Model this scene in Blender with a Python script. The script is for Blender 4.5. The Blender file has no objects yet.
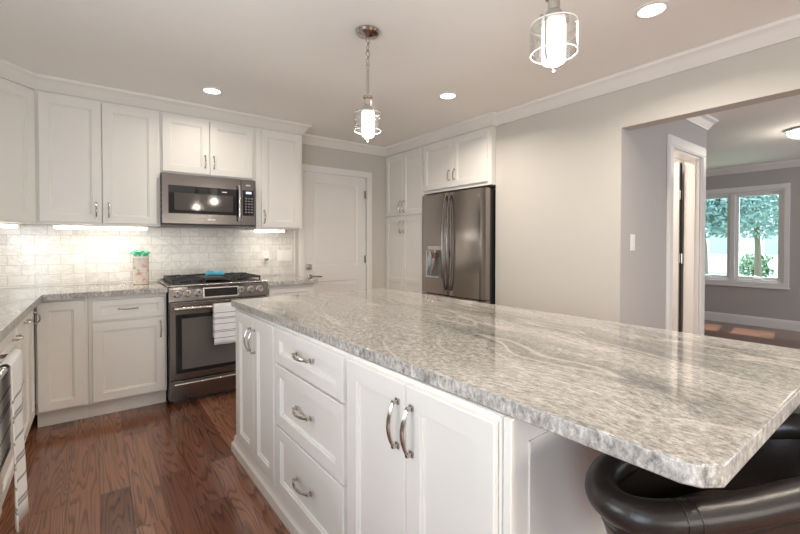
import bpy, bmesh, math, random
from mathutils import Vector, Matrix
random.seed(7)
R = math.radians
S = bpy.context.scene
COL = S.collection

# ------------------------------------------------------------------ camera, world, sun, area lights, exposure
cam_d = bpy.data.cameras.new('camera'); cam = bpy.data.objects.new('camera', cam_d); COL.objects.link(cam)
cam.location = (0, 0, 1.25); cam.rotation_euler = (R(90 - 0.9), 0, R(-36.84))
cam_d.sensor_width = 36; cam_d.lens = 404.5 / 800 * 36; cam_d.shift_y = -17 / 800
cam_d.clip_start = .02; cam_d.clip_end = 300
S.camera = cam

S.view_settings.view_transform = 'Standard'; S.view_settings.look = 'None'
S.view_settings.gamma = 1; S.view_settings.use_curve_mapping = False
S.view_settings.exposure = 0.37
try:
    S.cycles.use_denoising = True
    S.cycles.max_bounces = 10; S.cycles.diffuse_bounces = 5; S.cycles.glossy_bounces = 5
    S.cycles.transparent_max_bounces = 12; S.cycles.caustics_reflective = False; S.cycles.caustics_refractive = False
    S.cycles.sample_clamp_indirect = 4
except Exception:
    pass

W = bpy.data.worlds.new('world'); S.world = W; W.use_nodes = True
bg = W.node_tree.nodes['Background']; bg.inputs[0].default_value = (.72, .88, 1, 1); bg.inputs[1].default_value = 4.0

def light(name, kind, loc, rot, energy, color, **kw):
    d = bpy.data.lights.new(name, kind); d.energy = energy; d.color = color
    for k, v in kw.items(): setattr(d, k, v)
    o = bpy.data.objects.new(name, d); COL.objects.link(o); o.location = loc; o.rotation_euler = rot
    return o
WARM = (1, .89, .76); COOL = (.90, .95, 1)
light('sun', 'SUN', (12, 0, 8), (0, R(28), R(8)), 14, (1, .96, .9), angle=R(.6))
# daylight through the window over the sink (left wall), then three added fill lights
light('sink_window_daylight', 'AREA', (-.93, .95, 1.52), (0, R(-112), 0), 25, COOL, shape='RECTANGLE', size=.75, size_y=1.1)
light('rear_fill_light', 'AREA', (1.1, -2.9, 1.35), (R(118), 0, 0), 60, (1, .95, .87), shape='RECTANGLE', size=2.6, size_y=1.9)  # added fill from behind the camera; the rear wall has no window
light('cool_side_fill_light', 'AREA', (-.93, -.55, 1.30), (0, R(-96), R(25)), 34, (.72, .86, 1), shape='RECTANGLE', size=1.1, size_y=1.4)  # added cool fill for the island end panel, no window here
light('living_fill_light', 'AREA', (6.2, -2.9, 1.4), (R(90), 0, 0), 55, (.80, .90, 1), shape='RECTANGLE', size=2.4, size_y=1.6)  # added fill to brighten the living room; its south wall is solid

# ------------------------------------------------------------------ materials
def mat(name, col=(.8, .8, .8), rough=.5, metal=0, **kw):
    m = bpy.data.materials.new(name); m.use_nodes = True
    b = m.node_tree.nodes['Principled BSDF']
    b.inputs['Base Color'].default_value = (*col, 1); b.inputs['Roughness'].default_value = rough; b.inputs['Metallic'].default_value = metal
    for k, v in kw.items():
        b.inputs[k].default_value = v
    return m
def nd(m, t, **kw):
    n = m.node_tree.nodes.new(t)
    for k, v in kw.items(): setattr(n, k, v)
    return n
def ln(m, a, b): m.node_tree.links.new(a, b)
def bsdf(m): return m.node_tree.nodes['Principled BSDF']
def coords(m, scale=(1, 1, 1), rot=(0, 0, 0), loc=(0, 0, 0)):
    tc = nd(m, 'ShaderNodeTexCoord'); mp = nd(m, 'ShaderNodeMapping')
    mp.inputs['Scale'].default_value = scale; mp.inputs['Rotation'].default_value = rot; mp.inputs['Location'].default_value = loc
    ln(m, tc.outputs['Object'], mp.inputs['Vector']); return mp.outputs['Vector']
def noise(m, vec, scale, detail=4, rough=.55, dist=0):
    n = nd(m, 'ShaderNodeTexNoise'); n.inputs['Scale'].default_value = scale; n.inputs['Detail'].default_value = detail
    n.inputs['Roughness'].default_value = rough; n.inputs['Distortion'].default_value = dist
    if vec is not None: ln(m, vec, n.inputs['Vector'])
    return n.outputs['Fac']
def ramp(m, fac, stops, interp='LINEAR'):
    r = nd(m, 'ShaderNodeValToRGB'); e = r.color_ramp.elements; r.color_ramp.interpolation = interp
    while len(e) < len(stops): e.new(.5)
    for el, (p, c) in zip(e, stops): el.position = p; el.color = (*c, 1) if len(c) == 3 else c
    ln(m, fac, r.inputs['Fac']); return r.outputs['Color']
def mix(m, fac, a, b, blend='MIX'):
    n = nd(m, 'ShaderNodeMix', data_type='RGBA', blend_type=blend)
    for sock, v in ((n.inputs['Factor'], fac), (n.inputs['A'], a), (n.inputs['B'], b)):
        pass
    def put(s, v):
        if hasattr(v, 'is_linked') or hasattr(v, 'links'): ln(m, v, s)
        elif isinstance(v, (int, float)): s.default_value = v
        else: s.default_value = (*v, 1)
    put(n.inputs[0], fac); put(n.inputs[6], a); put(n.inputs[7], b)
    return n.outputs[2]
def bump(m, h, strength=.1, dist=.01):
    b = nd(m, 'ShaderNodeBump'); b.inputs['Strength'].default_value = strength; b.inputs['Distance'].default_value = dist
    ln(m, h, b.inputs['Height']); ln(m, b.outputs['Normal'], bsdf(m).inputs['Normal'])
def emit(name, col, strength):
    m = mat(name, (.9, .9, .9), .4)
    bsdf(m).inputs['Emission Color'].default_value = (*col, 1); bsdf(m).inputs['Emission Strength'].default_value = strength
    return m
def glass_thin(name, tint=(1, 1, 1), bumpy=0, base=.06):
    m = bpy.data.materials.new(name); m.use_nodes = True; nt = m.node_tree; nt.nodes.clear()
    out = nt.nodes.new('ShaderNodeOutputMaterial'); mx = nt.nodes.new('ShaderNodeMixShader')
    tr = nt.nodes.new('ShaderNodeBsdfTransparent'); tr.inputs[0].default_value = (*tint, 1)
    gl = nt.nodes.new('ShaderNodeBsdfGlossy'); gl.inputs['Roughness'].default_value = .03
    lw = nt.nodes.new('ShaderNodeLayerWeight'); lw.inputs['Blend'].default_value = .35
    mr = nt.nodes.new('ShaderNodeMapRange'); mr.inputs['To Min'].default_value = base; mr.inputs['To Max'].default_value = .85
    nt.links.new(lw.outputs['Facing'], mr.inputs['Value']); nt.links.new(mr.outputs[0], mx.inputs[0])
    nt.links.new(tr.outputs[0], mx.inputs[1]); nt.links.new(gl.outputs[0], mx.inputs[2]); nt.links.new(mx.outputs[0], out.inputs[0])
    if bumpy:
        n = nt.nodes.new('ShaderNodeTexNoise'); n.inputs['Scale'].default_value = 70
        tc = nt.nodes.new('ShaderNodeTexCoord'); nt.links.new(tc.outputs['Object'], n.inputs['Vector'])
        b = nt.nodes.new('ShaderNodeBump'); b.inputs['Strength'].default_value = bumpy; b.inputs['Distance'].default_value = .01
        nt.links.new(n.outputs['Fac'], b.inputs['Height']); nt.links.new(b.outputs[0], gl.inputs['Normal']); nt.links.new(b.outputs[0], lw.inputs['Normal'])
    return m

M = {}
M['cab'] = mat('cabinet_paint', (.80, .78, .745), .38)
bump(M['cab'], noise(M['cab'], coords(M['cab']), 60, 2), .02, .002)
M['wall'] = mat('greige_wall_paint', (.58, .558, .515), .7)
bump(M['wall'], noise(M['wall'], coords(M['wall']), 180, 3), .06, .002)
M['wallgrey'] = mat('grey_wall_paint', (.47, .445, .43), .7)
bump(M['wallgrey'], noise(M['wallgrey'], coords(M['wallgrey']), 180, 3), .06, .002)
M['ceil'] = mat('ceiling_paint', (.93, .915, .89), .8)
bump(M['ceil'], noise(M['ceil'], coords(M['ceil']), 150, 3), .05, .002)
M['trim'] = mat('trim_paint', (.82, .80, .775), .35)
M['plastic'] = mat('white_plastic', (.85, .83, .80), .35)
M['nickel'] = mat('polished_nickel', (.52, .49, .46), .16, 1)
M['chrome'] = mat('chrome', (.8, .8, .8), .08, 1)
M['black'] = mat('black_plastic', (.012, .012, .013), .35)
M['gap'] = mat('dark_gap_shade', (.045, .032, .026), .8)  # dark colour that paints the shade in the hinge gap
M['iron'] = mat('cast_iron', (.035, .034, .034), .48)
M['blackglass'] = mat('black_glass', (.012, .012, .014), .04, 0)
M['ovenglass'] = mat('oven_glass', (.12, .11, .10), .05, 0)
M['screenglass'] = mat('microwave_screen', (.10, .095, .09), .08, .5)
M['leather'] = mat('black_leather', (.020, .016, .015), .32)
bump(M['leather'], noise(M['leather'], coords(M['leather']), 220, 4), .15, .003)
M['foam'] = mat('seat_pad_leather', (.055, .032, .027), .42)
M['lamp'] = emit('downlight_lens', (1, .95, .88), 4)
M['strip'] = emit('led_strip', (1, .97, .92), 7)
M['opal'] = emit('opal_lamp_glass', (1, .96, .90), 1.5)
M['lcd'] = emit('blue_display', (.25, .4, 1), 1.6)
M['glassedge'] = mat('glass_edge', (.95, .95, .93), .1)
M['seeded'] = glass_thin('seeded_clear_glass', (.97, .97, .96), .5, .08)
M['pane'] = glass_thin('window_glass', (.93, .98, 1), 0, .03)
M['grass'] = mat('lawn_grass', (.20, .36, .10), .9)
ln(M['grass'], ramp(M['grass'], noise(M['grass'], coords(M['grass']), 6, 6), [(.3, (.30, .36, .24)), (.7, (.42, .46, .34))]), bsdf(M['grass']).inputs['Base Color'])
M['leaf'] = mat('tree_leaves', (.24, .36, .34), .6)
M['bush'] = mat('bush_leaves', (.09, .17, .08), .6)
M['heath'] = mat('dry_bush_leaves', (.42, .33, .33), .7)
M['bark'] = mat('bark', (.16, .12, .09), .9)
M['siding'] = mat('pale_siding', (.85, .86, .88), .6)
sv = nd(M['siding'], 'ShaderNodeTexWave', bands_direction='Z'); sv.inputs['Scale'].default_value = 1.6; ln(M['siding'], coords(M['siding']), sv.inputs['Vector']); bump(M['siding'], sv.outputs['Fac'], .4, .02)
M['roofing'] = mat('grey_roofing', (.35, .36, .38), .8)
M['bluecloth'] = mat('blue_cloth', (.12, .50, .68), .75)
M['mint'] = mat('mint_silicone', (.16, .66, .42), .5)

# stainless, brushed
def steel(name, col, rough, axis):
    m = mat(name, col, rough, 1)
    sc = {'x': (2, 300, 300), 'z': (300, 300, 2)}[axis]
    n = noise(m, coords(m, sc), 1, 3)
    mr = nd(m, 'ShaderNodeMapRange'); mr.inputs['To Min'].default_value = rough * .75; mr.inputs['To Max'].default_value = rough * 1.35
    ln(m, n, mr.inputs['Value']); ln(m, mr.outputs[0], bsdf(m).inputs['Roughness'])
    bump(m, n, .03, .001)
    return m
M['steel'] = steel('stainless_steel', (.62, .59, .57), .22, 'x')
M['darksteel'] = steel('dark_stainless_steel', (.21, .197, .19), .19, 'x')
M['fridgesteel'] = steel('black_stainless_steel', (.36, .325, .30), .17, 'z')

# granite
def granite():
    m = mat('grey_granite', (.5, .47, .43), .045)
    v = coords(m, (1, 1, 1), (0, 0, R(9)))
    warp = nd(m, 'ShaderNodeTexNoise'); warp.inputs['Scale'].default_value = 1.3; warp.inputs['Detail'].default_value = 2; ln(m, v, warp.inputs['Vector'])
    vm = nd(m, 'ShaderNodeVectorMath', operation='MULTIPLY_ADD'); vm.inputs[1].default_value = (.40, .40, .40)
    ln(m, warp.outputs['Color'], vm.inputs[0]); ln(m, v, vm.inputs[2])
    mp = nd(m, 'ShaderNodeMapping'); mp.inputs['Scale'].default_value = (1, .42, 1); ln(m, vm.outputs[0], mp.inputs['Vector'])
    mp2 = nd(m, 'ShaderNodeMapping'); mp2.inputs['Scale'].default_value = (1, .11, 1); ln(m, vm.outputs[0], mp2.inputs['Vector'])
    grain = noise(m, mp.outputs[0], 105, 8, .78)
    big = noise(m, mp2.outputs[0], 4.5, 4, .55)
    c1 = ramp(m, grain, [(.33, (.12, .116, .112)), (.43, (.285, .272, .252)), (.52, (.41, .388, .355)), (.64, (.60, .575, .54))])
    c2 = ramp(m, big, [(.33, (.50, .50, .50)), (.47, (.92, .92, .915)), (.62, (1, .99, .97))])
    col = mix(m, .9, c1, c2, 'MULTIPLY')
    # long pale veins with a dark edge
    vein = noise(m, mp2.outputs[0], 1.5, 2, .45)
    col = mix(m, ramp(m, vein, [(.488, (0, 0, 0)), (.497, (.8, .8, .8)), (.503, (0, 0, 0))]), col, (.70, .66, .60))
    col = mix(m, ramp(m, vein, [(.503, (0, 0, 0)), (.507, (.55, .55, .55)), (.530, (0, 0, 0))]), col, (.17, .16, .15))
    col = mix(m, ramp(m, noise(m, mp2.outputs[0], 3.0, 4, .6), [(.60, (0, 0, 0)), (.66, (.45, .45, .45)), (.70, (0, 0, 0))]), col, (.15, .145, .14))
    vb = noise(m, mp2.outputs[0], 2.4, 3, .5)
    col = mix(m, ramp(m, vb, [(.440, (0, 0, 0)), (.446, (.6, .6, .6)), (.452, (0, 0, 0))]), col, (.66, .62, .56))
    col = mix(m, ramp(m, vb, [(.556, (0, 0, 0)), (.561, (.6, .6, .6)), (.566, (0, 0, 0))]), col, (.68, .64, .58))
    sp = noise(m, coords(m), 150, 3, .6)
    spk = ramp(m, sp, [(.30, (.35, .34, .33)), (.42, (.95, .95, .95)), (.6, (1, 1, 1)), (.70, (1.2, 1.2, 1.2))])
    col = mix(m, .6, col, spk, 'MULTIPLY')
    ln(m, col, bsdf(m).inputs['Base Color'])
    return m
M['granite'] = granite()
def granite_edge():
    m = mat('chiselled_granite_edge', (.5, .5, .5), .32)
    v = coords(m, (1, 1, .6))
    n = noise(m, v, 75, 6, .75); n2 = noise(m, v, 9, 3)
    c = ramp(m, n, [(.33, (.14, .135, .13)), (.44, (.34, .32, .30)), (.53, (.50, .475, .44)), (.66, (.76, .73, .69))])
    c = mix(m, .6, c, ramp(m, n2, [(.35, (.6, .6, .61)), (.6, (1, 1, 1))]), 'MULTIPLY')
    ln(m, c, bsdf(m).inputs['Base Color']); bump(m, n, .35, .003); return m
M['edge'] = granite_edge()
def edge_faces(o):
    o.data.materials.append(M['edge'])
    for p in o.data.polygons:
        if abs(p.normal.z) < .6: p.material_index = 1
    return o

# stained oak planks running along Y
def oak():
    m = mat('stained_oak_planks', (.2, .1, .06), .2)
    v = coords(m, (1, 1, 1), (0, 0, R(90)))
    br = nd(m, 'ShaderNodeTexBrick'); br.offset = .37; br.offset_frequency = 2
    for k, val in (('Scale', 1), ('Mortar Size', .0009), ('Mortar Smooth', .2), ('Bias', 0), ('Brick Width', 1.05), ('Row Height', .127)): br.inputs[k].default_value = val
    br.inputs['Color1'].default_value = (0, 0, 0, 1); br.inputs['Color2'].default_value = (1, 1, 1, 1); br.inputs['Mortar'].default_value = (.5, .5, .5, 1)
    ln(m, v, br.inputs['Vector'])
    off = nd(m, 'ShaderNodeVectorMath', operation='MULTIPLY_ADD'); off.inputs[1].default_value = (7.3, 3.1, 5.7)
    ln(m, br.outputs['Color'], off.inputs[0]); ln(m, v, off.inputs[2])
    st = nd(m, 'ShaderNodeMapping'); st.inputs['Scale'].default_value = (.62, 9.5, 1); ln(m, off.outputs[0], st.inputs['Vector'])
    cath = noise(m, st.outputs[0], 1.25, 1.5, .45, .15)
    mul = nd(m, 'ShaderNodeMath', operation='MULTIPLY'); mul.inputs[1].default_value = 19; ln(m, cath, mul.inputs[0])
    fr = nd(m, 'ShaderNodeMath', operation='FRACT'); ln(m, mul.outputs[0], fr.inputs[0])
    ring = ramp(m, fr.outputs[0], [(0, (.10, .10, .10)), (.16, (.35, .35, .35)), (.40, (.95, .95, .95)), (.90, (1, 1, 1)), (1, (.10, .10, .10))])
    fine = nd(m, 'ShaderNodeMapping'); fine.inputs['Scale'].default_value = (3, 160, 1); ln(m, off.outputs[0], fine.inputs['Vector'])
    fn = ramp(m, noise(m, fine.outputs[0], 1, 5, .6), [(.3, (.6, .6, .6)), (.6, (1, 1, 1))])
    tone = ramp(m, br.outputs['Color'], [(0, (.165, .064, .036)), (.5, (.245, .100, .055)), (1, (.34, .155, .088))])
    col = mix(m, .55, tone, ring, 'MULTIPLY'); col = mix(m, .55, col, fn, 'MULTIPLY')
    col = mix(m, br.outputs['Fac'], col, (.03, .015, .01))
    ln(m, col, bsdf(m).inputs['Base Color'])
    mr = nd(m, 'ShaderNodeMapRange'); mr.inputs['To Min'].default_value = .11; mr.inputs['To Max'].default_value = .19; bsdf(m).inputs['Specular IOR Level'].default_value = .75
    ln(m, fr.outputs[0], mr.inputs['Value']); ln(m, mr.outputs[0], bsdf(m).inputs['Roughness'])
    bump(m, ring, .05, .002)
    return m
M['oak'] = oak()

# marble subway tile; the tile plane is (u, z)
def tile(rot, name):
    m = mat(name, (.8, .78, .74), .12)
    v = coords(m, (1, 1, 1), rot)
    br = nd(m, 'ShaderNodeTexBrick'); br.offset = .5
    for k, val in (('Scale', 1), ('Mortar Size', .0022), ('Mortar Smooth', .3), ('Bias', 0), ('Brick Width', .1545), ('Row Height', .0775)): br.inputs[k].default_value = val
    br.inputs['Color1'].default_value = (0, 0, 0, 1); br.inputs['Color2'].default_value = (1, 1, 1, 1)
    ln(m, v, br.inputs['Vector'])
    off = nd(m, 'ShaderNodeVectorMath', operation='MULTIPLY_ADD'); off.inputs[1].default_value = (3, 5, 2)
    ln(m, br.outputs['Color'], off.inputs[0]); ln(m, v, off.inputs[2])
    vein = ramp(m, noise(m, off.outputs[0], 7, 5, .6, 1.2), [(.44, (1, 1, 1)), (.49, (.72, .71, .70)), (.54, (1, 1, 1))])
    tone = ramp(m, br.outputs['Color'], [(0, (.70, .675, .64)), (.5, (.76, .74, .70)), (1, (.80, .78, .745))])
    col = mix(m, .55, tone, vein, 'MULTIPLY')
    col = mix(m, br.outputs['Fac'], col, (.55, .52, .48))
    ln(m, col, bsdf(m).inputs['Base Color'])
    inv = nd(m, 'ShaderNodeMath', operation='SUBTRACT'); inv.inputs[0].default_value = 1; ln(m, br.outputs['Fac'], inv.inputs[1])
    bump(m, inv.outputs[0], .5, .002)
    return m
M['tile'] = tile((R(-90), 0, 0), 'marble_subway_tile')

def stripes(name, base, dark, zs, half=.0035):
    m = mat(name, base, .85)
    tc = nd(m, 'ShaderNodeTexCoord'); sx = nd(m, 'ShaderNodeSeparateXYZ'); ln(m, tc.outputs['Object'], sx.inputs[0])
    acc = None
    for z in zs:
        s = nd(m, 'ShaderNodeMath', operation='SUBTRACT'); s.inputs[1].default_value = z; ln(m, sx.outputs['Z'], s.inputs[0])
        a = nd(m, 'ShaderNodeMath', operation='ABSOLUTE'); ln(m, s.outputs[0], a.inputs[0])
        l = nd(m, 'ShaderNodeMath', operation='LESS_THAN'); l.inputs[1].default_value = half; ln(m, a.outputs[0], l.inputs[0])
        if acc is None: acc = l.outputs[0]
        else:
            mx = nd(m, 'ShaderNodeMath', operation='MAXIMUM'); ln(m, acc, mx.inputs[0]); ln(m, l.outputs[0], mx.inputs[1]); acc = mx.outputs[0]
    ln(m, mix(m, acc, base, dark), bsdf(m).inputs['Base Color'])
    bump(m, noise(m, coords(m), 300, 2), .3, .002)
    return m
M['towel'] = stripes('striped_tea_towel', (.80, .79, .79), (.06, .06, .07), [.700, .662, .652, .612, .560, .548, .500], .0019)
M['knit'] = stripes('grey_striped_knit', (.80, .79, .77), (.33, .32, .32), [.66, .60, .585, .50, .42, .405, .33, .25, .235], .006)

def floral():
    m = mat('floral_ceramic', (.8, .7, .62), .25)
    v = coords(m)
    a = ramp(m, noise(m, v, 22, 2), [(.56, (0, 0, 0)), (.68, (.9, .9, .9))])
    b = ramp(m, noise(m, coords(m, loc=(4, 2, 7)), 26, 2), [(.60, (0, 0, 0)), (.66, (.8, .8, .8))])
    c = mix(m, a, (.78, .70, .62), (.75, .30, .24)); c = mix(m, b, c, (.22, .42, .42))
    ln(m, c, bsdf(m).inputs['Base Color']); return m
M['floral'] = floral()

# ------------------------------------------------------------------ mesh helpers
class MB:
    def __init__(s): s.bm = bmesh.new()
    def box(s, x0, x1, y0, y1, z0, z1, bev=0, seg=2):
        g = bmesh.ops.create_cube(s.bm, size=1)
        vs = g['verts']
        for v in vs:
            v.co = Vector(((x0 + x1) / 2 + v.co.x * (x1 - x0), (y0 + y1) / 2 + v.co.y * (y1 - y0), (z0 + z1) / 2 + v.co.z * (z1 - z0)))
        if bev:
            es = {e for v in vs for e in v.link_edges}
            bmesh.ops.bevel(s.bm, geom=list(es), offset=bev, segments=seg, affect='EDGES', profile=.5)
        return s
    def loops(s, loops, cap0=True, cap1=True, closed=True):
        vv = [[s.bm.verts.new(p) for p in l] for l in loops]
        n = len(vv[0])
        for a, b in zip(vv[:-1], vv[1:]):
            for i in range(n if closed else n - 1):
                j = (i + 1) % n
                try: s.bm.faces.new((a[i], a[j], b[j], b[i]))
                except ValueError: pass
        if cap0: s.bm.faces.new(list(reversed(vv[0])))
        if cap1: s.bm.faces.new(vv[-1])
        return s
    def panel(s, x0, x1, z0, z1, yf, t=.02, frame=.058, mids=()):
        """a shaker door or drawer front, its face at y = yf looking to -y; mids adds rails across"""
        def rect(a, b, c, d, y): return [(a, y, c), (b, y, c), (b, y, d), (a, y, d)]
        if not mids:
            f = min(frame, (x1 - x0) * .3, (z1 - z0) * .3)
            L = []
            for ins, y in ((0, yf + t), (0, yf + .0025), (.0025, yf), (f, yf), (f + .002, yf + .006), (f + .008, yf + .006), (f + .011, yf + .012)):
                L.append(rect(x0 + ins, x1 - ins, z0 + ins, z1 - ins, y))
            s.loops(L)
        else:
            zs = [z0] + list(mids) + [z1]
            s.box(x0, x1, yf + .010, yf + t, z0, z1)
            s.box(x0, x0 + frame, yf, yf + .0095, z0, z1, .002); s.box(x1 - frame, x1, yf, yf + .0095, z0, z1, .002)
            for k, z in enumerate(zs):
                a = z if k == 0 else (z - frame if k == len(zs) - 1 else z - frame / 2)
                s.box(x0 + frame, x1 - frame, yf + .0002, yf + .0095, a, a + frame, .002)
        return s
    def tube(s, pts, r, n=10, closed=False, sy=1.0):
        pts = [Vector(p) for p in pts]; N = len(pts); rs = r if isinstance(r, (list, tuple)) else [r] * N
        L = []; up = None
        for i, p in enumerate(pts):
            a = pts[(i - 1) % N] if (closed or i > 0) else p
            b = pts[(i + 1) % N] if (closed or i < N - 1) else p
            t = (b - a).normalized()
            if up is None:
                up = Vector((0, 0, 1)) if abs(t.z) < .9 else Vector((1, 0, 0))
            u = (up - t * up.dot(t)).normalized(); w = t.cross(u); up = u
            L.append([p + (u * math.cos(2 * math.pi * k / n) * sy + w * math.sin(2 * math.pi * k / n)) * rs[i] for k in range(n)])
        if closed: L.append(L[0]); 
        if closed:
            vv = [[s.bm.verts.new(p) for p in l] for l in L[:-1]]
            for i in range(N):
                a, b = vv[i], vv[(i + 1) % N]
                for k in range(n):
                    j = (k + 1) % n; s.bm.faces.new((a[k], a[j], b[j], b[k]))
            return s
        return s.loops(L)
    def lathe(s, prof, c=(0, 0, 0), n=32, axis='z', close=True):
        L = []
        for r, h in prof:
            r = max(r, 1e-4)
            ring = []
            for k in range(n):
                a = 2 * math.pi * k / n
                x, y = r * math.cos(a), r * math.sin(a)
                p = (x, y, h) if axis == 'z' else (x, -h, y)        # axis y: heights grow towards -y
                ring.append((c[0] + p[0], c[1] + p[1], c[2] + p[2]))
            L.append(ring)
        return s.loops(L, close, close)
    def prism(s, poly, z0, z1, bev=0):
        a = [s.bm.verts.new((x, y, z0)) for x, y in poly]; b = [s.bm.verts.new((x, y, z1)) for x, y in poly]
        n = len(poly); fs = []
        for i in range(n):
            j = (i + 1) % n; fs.append(s.bm.faces.new((a[i], a[j], b[j], b[i])))
        fs.append(s.bm.faces.new(list(reversed(a)))); top = s.bm.faces.new(b); fs.append(top)
        if bev:
            es = set(top.edges) | set(fs[n].edges)
            bmesh.ops.bevel(s.bm, geom=list(es), offset=bev, segments=3, affect='EDGES', profile=.5)
        return s
    def sweep(s, path, prof, side=1, closed=False):
        """run a moulding profile [(out, z)] along a plan path; out points to the path's left when side = 1"""
        P = [Vector((x, y)) for x, y in path]; N = len(P); L = []
        def nrm(a, b):
            d = (b - a).normalized(); return Vector((-d.y, d.x)) * side
        for i in range(N):
            if 0 < i < N - 1:
                n1, n2 = nrm(P[i - 1], P[i]), nrm(P[i], P[i + 1]); mvec = (n1 + n2); mvec = mvec / max(.2, mvec.dot(n1))
            elif i == 0: mvec = nrm(P[0], P[1])
            else: mvec = nrm(P[-2], P[-1])
            L.append([(P[i].x + mvec.x * o, P[i].y + mvec.y * o, z) for o, z in prof])
        return s.loops(L)
    def build(s, name, m, parent=None, smooth=True, angle=35, label=None, loc=None):
        bmesh.ops.recalc_face_normals(s.bm, faces=s.bm.faces[:])
        me = bpy.data.meshes.new(name); s.bm.to_mesh(me); s.bm.free()
        if smooth:
            me.shade_smooth(); me.set_sharp_from_angle(angle=R(angle))
        o = bpy.data.objects.new(name, me); COL.objects.link(o)
        me.materials.append(M[m] if isinstance(m, str) else m)
        if smooth:
            wn = o.modifiers.new('normals', 'WEIGHTED_NORMAL'); wn.keep_sharp = True; wn.weight = 50
        if parent: o.parent = parent
        if label: o['label'] = label
        if loc: o.location = loc
        return o
def tag(o, label, cat, group=None, kind=None):
    o['label'] = label; o['category'] = cat
    if group: o['group'] = group
    if kind: o['kind'] = kind
    return o
def T(name, label, cat, loc=(0, 0, 0), rot=0, group=None):
    o = bpy.data.objects.new(name, None); COL.objects.link(o); o.empty_display_size = .1
    o.location = loc; o.rotation_euler = (0, 0, R(rot)); return tag(o, label, cat, group)
def struct(name, mb, m, label=None, cat=None, **kw):
    o = mb.build(name, m, **kw); o['kind'] = 'structure'
    if label: o['label'] = label
    if cat: o['category'] = cat
    return o
def copy_tree(o, parent=None):
    c = o.copy(); COL.objects.link(c)
    if parent: c.parent = parent
    for ch in list(o.children): copy_tree(ch, c)
    return c

# ------------------------------------------------------------------ the setting
XL, YB, XR, ZC = -.96, 4.2, 2.99, 2.44            # left wall, back wall, right wall, ceiling
XW, YS, YN, XH = 8.0, -3.0, 3.6, 4.715            # living room window wall, south wall, north wall, hall wall end
JY, HZ = 1.364, 2.072                             # opening jamb and header
struct('floor', MB().box(XL - .12, XW + .12, YS - .12, YB + .12, -.06, 0), 'oak', 'stained oak plank floor', 'floor')
struct('ceiling', MB().box(XL - .12, XW + .12, YS - .12, YB + .12, ZC, ZC + .06), 'ceil', 'flat off white ceiling', 'ceiling')
struct('wall_left', MB().box(XL - .12, XL, YS, YB, 0, ZC), 'wall')
DX0, DX1, DZ = 1.826, 2.635, 2.05                 # back door opening
struct('wall_back', MB().box(XL - .12, DX0, YB, YB + .12, 0, ZC).box(DX1, 3.74, YB, YB + .12, 0, ZC).box(DX0, DX1, YB, YB + .12, DZ, ZC), 'wall', 'greige back wall with the panel door', 'wall')
struct('wall_right', MB().box(XR, XR + .12, JY + .0045, 2.498, 0, ZC).box(XR, XR + .12, -1.3, JY + .0045, HZ, ZC).box(XR, XR + .12, YS, -1.3, 0, ZC), 'wall', 'greige right wall with the wide opening', 'wall')
struct('wall_niche', MB().box(XR + .12, 3.62, 2.378, 2.498, 0, ZC).box(3.62, 3.74, 2.378, YB, 0, ZC), 'wall')
HX0, HX1, HDZ = 3.875, 4.555, 2.06                # hall doorway
struct('wall_hall', MB().box(XR + .0003, XR + .12, JY, JY + .004, 0, HZ - .0005).box(XR + .12, HX0, JY, JY + .12, 0, ZC).box(HX1, XH, JY, JY + .12, 0, ZC).box(HX0, HX1, JY, JY + .12, HDZ, ZC)
       .box(XH - .1, XH, JY + .12, YN, 0, ZC), 'wallgrey', 'grey hall wall with light switch and open doorway', 'wall')
struct('wall_closet', MB().box(3.74, 3.84, JY + .12, 2.75, 0, ZC).box(3.84, XH - .1, 2.65, 2.75, 0, ZC), 'trim')
struct('wall_south', MB().box(XL, XW, YS - .12, YS, 0, ZC), 'wall')
struct('wall_north', MB().box(XH, XW, YN, YN + .12, 0, ZC), 'wallgrey')
WY0, WY1, WZ0, WZ1 = 1.36, 2.62, .67, 2.05        # living room window opening
struct('wall_window', MB().box(XW, XW + .15, YS, WY0, 0, ZC).box(XW, XW + .15, WY1, YN + .12, 0, ZC)
       .box(XW, XW + .15, WY0, WY1, 0, WZ0).box(XW, XW + .15, WY0, WY1, WZ1, ZC), 'wallgrey', 'grey living room wall around the window', 'wall')

CROWN = [(0, 2.345), (.010, 2.345), (.014, 2.356), (.024, 2.366), (.040, 2.395), (.056, 2.412), (.068, 2.418), (.072, 2.424), (.072, ZC - .0005), (0, ZC - .0005)]
struct('trim_1', MB().sweep([(-.91, 3.31), (-.631, 3.589), (-.3505, 3.869), (1.664, 3.869), (1.664, YB - .002)], CROWN, -1), 'cab', 'white crown moulding above the upper cabinets', 'crown moulding')
struct('trim_2', MB().sweep([(1.665, YB - .001), (2.933, YB - .001), (2.933, 2.499), (XR - .001, 2.499), (XR - .001, YS)], CROWN, -1), 'trim', 'white crown moulding along door wall, pantry and right wall', 'crown moulding')
struct('trim_3', MB().sweep([(XR + .121, JY - .001), (XH + .001, JY - .001), (XH + .001, YN - .001), (XW - .001, YN - .001), (XW - .001, YS)], CROWN, -1), 'trim', 'white crown moulding around the living room', 'crown moulding')
BASE = [(0, 0), (.016, 0), (.016, .105), (.011, .12), (.011, .132), (.005, .142), (0, .142)]
struct('baseboard_window', MB().sweep([(XW - .001, YN - .02), (XW - .001, YS)], BASE, -1), 'trim', 'white baseboard under the living room window', 'baseboard')
struct('baseboard_right', MB().sweep([(XR - .001, 2.497), (XR - .001, JY), (HX0 - .095, JY - .001)], BASE, -1), 'trim')
struct('baseboard_hall', MB().sweep([(HX1 + .1, JY - .001), (XH + .001, JY - .001), (XH + .001, YN - .02)], BASE, -1), 'trim')

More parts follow.
